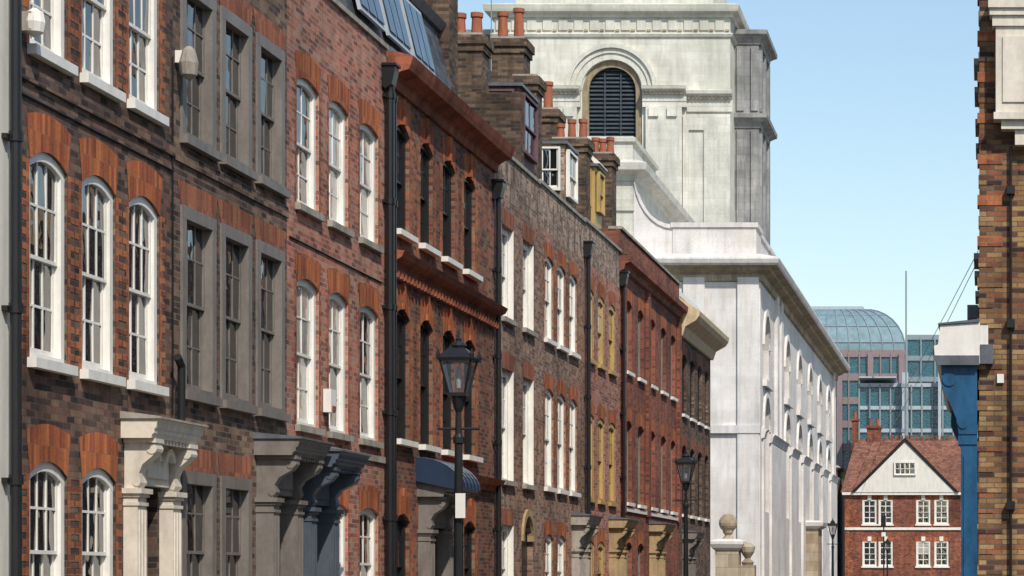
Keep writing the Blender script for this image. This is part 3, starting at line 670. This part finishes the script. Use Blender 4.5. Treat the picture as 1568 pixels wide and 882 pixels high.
ringcorn(b,'curved_glass_roof','tealroof',-34,-11.4,349.8,380,prof)
for k in range(15):
    f=k/14
    for (p0,z0),(p1,z1) in zip(prof[:-1],prof[1:]):
        xa=(-34-p0)+(22.6+2*p0)*f; xb=(-34-p1)+(22.6+2*p1)*f
        tube(b,'roof_ribs','greysteel',(xa,349.75-p0,z0+.03),(xb,349.75-p1,z1+.03),.09,5)
for p0,z0 in prof[1::2]: tube(b,'roof_ribs','greysteel',(-34-p0,349.74-p0,z0),(-11.4+p0,349.74-p0,z0),.07,5)
wbox(b,'roof_cap','lightsteel',-27.6,-17.8,356.2,373,40.2,40.9)
office(-17,-3.0,330,14,0,27.5,3.05,1.4,'lightsteel',mull='greysteel',bh=.25)
office(-11.3,-1,352,25,0,36.0,3.0,2.0,'greysteel')
wbox(b,'lift_tower','lightsteel',-11.2,-10.4,328,330,0,29)
wbox(b,'lift_tower','lightsteel',-6.4,-6.0,328,330,0,30)
for z in range(0,29,3): wbox(b,'lift_tower_bands','greysteel',-11.3,-10.3,327.9,330.1,z,z+.5)
prism(b,'canopy_roof','lightsteel',('S',330),[(-6,27.6),(1.5,28.3),(1.5,28.5),(-6,28.0)],-17,-12)
b.done()
b=Bld('radio_mast',(-10.4,320,0))
tube(b,'mast','greysteel',(-10.4,320,0),(-10.4,320,41.5),.12,6); tube(b,'mast_foot','greysteel',(-10.4,320,0),(-10.4,320,26),.25,6)
b.done()
# ---------------------------------------------------------------- right side corner building
b=Bld('corner_shop_building',(4,42,0))
W=('S',36.0); RF=('R',-.1)
wo=[(2.5,3.7,1,3,0),(2.5,3.7,4.5,6.6,0),(5,6.2,4.5,6.6,0),(2.5,3.7,8,9.8,0)]
facade(b,W,-.1,7.5,0,13,wo,'stock')
for o in wo: window(b,W,o,'white')
ops=[(u,u+1.1,z,z+2,0) for u in (38,40.2,43,45.4) for z in (6.6,9.6)]
facade(b,RF,36.0,47,0,13,ops,'stock')
for o in ops: window(b,RF,o,'white',rec=.1); sill(b,RF,o,'stone_sill')
wbox(b,'core','stock',-.098+.25,7.5,36.25,47,0,12.9)
for k in range(44):
    z=.15+k*.3; w=.34 if k%2 else .2; e=.028 if k%2 else .012
    if z<12.8: wbox(b,'quoins','rubbed_q' if (z>5.9 and k%2) else 'stock',-.1-e,-.1+w,36-.012,36+.4,z,z+(.15 if k%2 else .14))
for z0,z1,u,d in ((9.85,10.0,.03,.42),(9.75,9.85,.05,.38),(9.6,9.75,.09,.34),(8.35,9.6,.14,.3),(8.25,8.35,.11,.34),(8.12,8.25,.22,.26),(7.9,8.12,.42,.2)):
    fbox(b,'oriel','offwhite',W,u,2.0,z0,z1,.0,d)
fbox(b,'oriel_panel','offwhite',W,.24,1.8,8.5,9.45,.3,.325)
tube(b,'conduit','black',(.36,35.93,0),(.36,35.93,7.9),.02)
for z in (5.25,2.6,7.2): wbox(b,'conduit_clip','black',.3,.42,35.86,36,z,z+.12)
wbox(b,'small_sign','white',.16,.26,35.96,35.985,4.45,4.58)
S0=('R',-.1)
prism(b,'shop_cornice','white',S0,[(-.01,4.72),(.58,4.72),(.64,4.78),(.66,4.98),(.6,5.0),(.57,5.28),(-.01,5.32)],35.85,46.5)
prism(b,'shop_cornice_lead','lead',S0,[(0,5.325),(.6,5.285),(.6,5.31),(0,5.37)],35.82,46.55)
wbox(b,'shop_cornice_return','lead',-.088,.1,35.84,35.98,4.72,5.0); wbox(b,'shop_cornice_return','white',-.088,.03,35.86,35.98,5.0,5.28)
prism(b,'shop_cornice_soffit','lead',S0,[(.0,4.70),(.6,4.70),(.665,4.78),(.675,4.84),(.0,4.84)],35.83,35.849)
for u in (35.95,46.0):
    prism(b,'shop_console','shopblue',S0,[(.03,3.7),(.3,3.7),(.34,3.95),(.4,4.1),(.5,4.3),(.56,4.45),(.55,4.71),(.03,4.71)],u,u+.42)
    tube(b,'shop_console','shopblue',P(S0,u-.02,4.5,.44),P(S0,u+.44,4.5,.44),.1,14)
    tube(b,'shop_console','shopblue',P(S0,u-.02,3.85,.24),P(S0,u+.44,3.85,.24),.07,14)
    fbox(b,'shop_pilaster','shopblue',S0,u+.02,u+.4,0,3.7,.03,.27); fbox(b,'shop_pilaster','shopblue',S0,u,u+.42,3.55,3.68,.03,.31)
    fbox(b,'shop_pilaster','shopblue',S0,u,u+.42,0,.5,.03,.33)
    wbox(b,'pilaster_panel','shopblue',-.33,-.17,u-.0,u+.02,.7,3.4)
fbox(b,'shop_fascia','shopblue',S0,36.4,46,3.9,4.7,0.03,.25); fbox(b,'shop_window','glass',S0,36.4,46,.8,3.9,.03,.08); fbox(b,'shop_stallriser','shopblue',S0,36.4,46,0,.8,0.03,.15)
for k in range(1,10): fbox(b,'shop_mullions','shopblue',S0,36.4+k*.98,36.46+k*.98,.8,3.9,.08,.14)
wbox(b,'burglar_light','lead',-.28,-.12,36.5,36.75,5.45,5.65)
b.done()
# opposite terrace
def simplehouse(Fx,u0,u1,top,mat,fm='white'):
    b=Bld('terraced_house',(Fx[1]+4,(u0+u1)/2,0))
    n=max(2,int((u1-u0)/2.1)); p=(u1-u0)/n; ops=[]
    for i in range(n):
        a=u0+p*i+p*.25
        for z0,z1 in ((.9,2.9),(3.9,6.1),(7,8.9)): ops.append((a,a+p*.5,z0,z1,.12))
    facade(b,Fx,u0,u1,0,top,ops,mat)
    for o in ops: dress(b,Fx,o,'rubbed_q','rubbed'); window(b,Fx,o,fm,simple=True); sill(b,Fx,o,'white')
    body(b,Fx,u0,u1,top,mat); b.done()
seq=['stock2','brick_pink','stock2','rubbed_q','cream','brick_pink','stock2','brick_pink','stock2','cream','brick_pink','stock2']
u=47.1
for i in range(14):
    w=[7,5.5,8,6,7.5,9][i%6]; simplehouse(('R',.35),u,u+w,[10.6,9.4,11][i%3],seq[i%12]); u+=w
u=-12
for i in range(5): simplehouse(('R',3.6),u,u+7.5,10,seq[(i*2+1)%12]); u+=7.5
u=-20
for i in range(3): simplehouse(('L',-10.0),u,u+10,10.4,seq[(i*3)%12]); u+=10
# ---------------------------------------------------------------- street lamps
def lamp(x,y,h=5.03,notice=False,double=False):
    b=Bld('street_lamp',(x,y,0)); k=h-5.03
    lathe(b,'post','black',x,y,[(.16,0),(.16,.15),(.12,.2),(.12,.9),(.14,.95),(.14,1.05),(.085,1.15),(.075,1.25),(.055,3.5+k),(.08,3.52+k),(.08,3.6+k),(.05,3.65+k),(.04,3.95+k),(.07,4.02+k),(.1,4.12+k),(.12,4.2+k)],14)
    tube(b,'ladder_bar','black',(x-.3,y,3.72+k),(x+.3,y,3.72+k),.02)
    r4=math.pi/4; q=math.sqrt(2)
    lathe(b,'lantern_glass','lampglass',x,y,[(.105*q,4.22+k),(.215*q,4.7+k)],4,r4)
    lathe(b,'lantern_base','black',x,y,[(.13*q,4.18+k),(.13*q,4.23+k)],4,r4)
    lathe(b,'lantern_roof','black',x,y,[(.245*q,4.68+k),(.26*q,4.72+k),(.2*q,4.78+k),(.11*q,4.86+k),(.09*q,4.87+k)],4,r4)
    lathe(b,'lantern_vent','black',x,y,[(.1,4.86+k),(.12,4.9+k),(.09,4.94+k),(.04,4.97+k),(.045,5.0+k),(.015,5.03+k),(.01,5.12+k)],12)
    for sx in (-1,1):
        for sy in (-1,1):
            tube(b,'lantern_bars','black',(x+sx*.11,y+sy*.11,4.2+k),(x+sx*.22,y+sy*.22,4.7+k),.017,6)
            lathe(b,'lantern_corner','black',x+sx*.24,y+sy*.24,[(.03,4.7+k),(.035,4.76+k),(.01,4.84+k)],6)
    lathe(b,'lamp_burner','lightsteel',x,y,[(.03,4.3+k),(.04,4.5+k),(.02,4.6+k)],8)
    if notice:
        wbox(b,'notice','white',x-.02,x+.12,y-.12,y-.1,2.45,2.8); wbox(b,'notice_strap','black',x-.08,x+.08,y-.1,y+.08,2.6,2.63)
    b.done()
lamp(-7.5,35,notice=True); lamp(-8.05,66,5.0); lamp(-8.1,130,4.7); lamp(-7.3,182,4.5); 
b=Bld('traffic_signal_pole',(-7.4,178,0))
tube(b,'pole','black',(-7.4,178,0),(-7.4,178,5.9),.05); wbox(b,'signal_head','black',-7.6,-7.25,177.8,178.1,5.3,6.1); wbox(b,'sign_plate','white',-7.55,-7.25,177.7,177.75,4.6,4.9)
b.done()
# overhead cables
b=Bld('overhead_cable',(-4,100,0))
for dx,dz in ((0,0),(.5,-.6),):
    p=Vector((-.12,38+dx*2,6.65)); q=Vector((-8.7+dx,194,13.0+dz)); prev=p
    for i in range(1,25):
        t=i/24; c=p.lerp(q,t); c.z-=1.2*4*t*(1-t)*.25
        tube(b,'cable','black',tuple(prev),tuple(c),.006+.012*t,5); prev=c
b.done()
# ---------------------------------------------------------------- ground
def sheet(name,mat,x0,x1,y0,y1,z):
    me=bpy.data.meshes.new(name); me.from_pydata([(x0,y0,z),(x1,y0,z),(x1,y1,z),(x0,y1,z)],[],[(0,1,2,3)]); me.materials.append(MT[mat])
    o=bpy.data.objects.new(name,me); sc.collection.objects.link(o)
sheet('ground','groundm',-1500,1500,-1500,1500,0)
sheet('road','asphalt',-7.2,-2.4,-60,180,.004)
b=Bld('pavement',(-8.6,60,0)); wbox(b,'slabs','paving',-9.99,-7.35,-60,180,0,.12); wbox(b,'kerb','stone_sill',-7.35,-7.2,-60,180,0,.125); b.done()
b=Bld('pavement',(-1.2,60,0)); wbox(b,'slabs','paving',-2.25,-.45,-60,180,0,.12); wbox(b,'kerb','stone_sill',-2.4,-2.25,-60,180,0,.125); b.done()
b=Bld('road_markings',(-7,60,0))
for x in (-7.1,-6.9,-2.6,-2.8): wbox(b,'yellow_line','yline',x,x+.08,-60,180,.006,.008)
b.done()
# ---------------------------------------------------------------- light, sky, camera
el=math.radians(46); A=math.radians(29)
sd=Vector((math.sin(A)*math.cos(el),-math.cos(A)*math.cos(el),math.sin(el)))
L=bpy.data.lights.new('sun','SUN'); L.energy=4.3; L.angle=math.radians(.6); L.color=(1,.93,.82)
lo=bpy.data.objects.new('sun',L); sc.collection.objects.link(lo); lo.rotation_euler=sd.to_track_quat('Z','Y').to_euler(); lo.location=(30,-40,60)
w=bpy.data.worlds.new('World'); sc.world=w; w.use_nodes=True; nt=w.node_tree
sk=nt.nodes.new('ShaderNodeTexSky'); sk.sky_type='NISHITA'; sk.sun_disc=False
sk.sun_elevation=el; sk.sun_rotation=math.atan2(sd.x,sd.y); sk.dust_density=.6; sk.air_density=1.35; sk.ozone_density=2.4
bg=nt.nodes['Background']; bg.inputs[1].default_value=.15; nt.links.new(sk.outputs[0],bg.inputs[0])
cam=bpy.data.cameras.new('camera'); co=bpy.data.objects.new('camera',cam); sc.collection.objects.link(co)
co.location=(0,0,1.6); co.rotation_euler=(math.radians(90),0,0)
cam.sensor_width=36; cam.lens=3770/1568*36; cam.shift_x=-726/1568; cam.shift_y=444/1568; cam.clip_end=4000; cam.clip_start=.1
sc.camera=co
sc.view_settings.view_transform='Standard'; sc.view_settings.look='None'; sc.view_settings.exposure=0
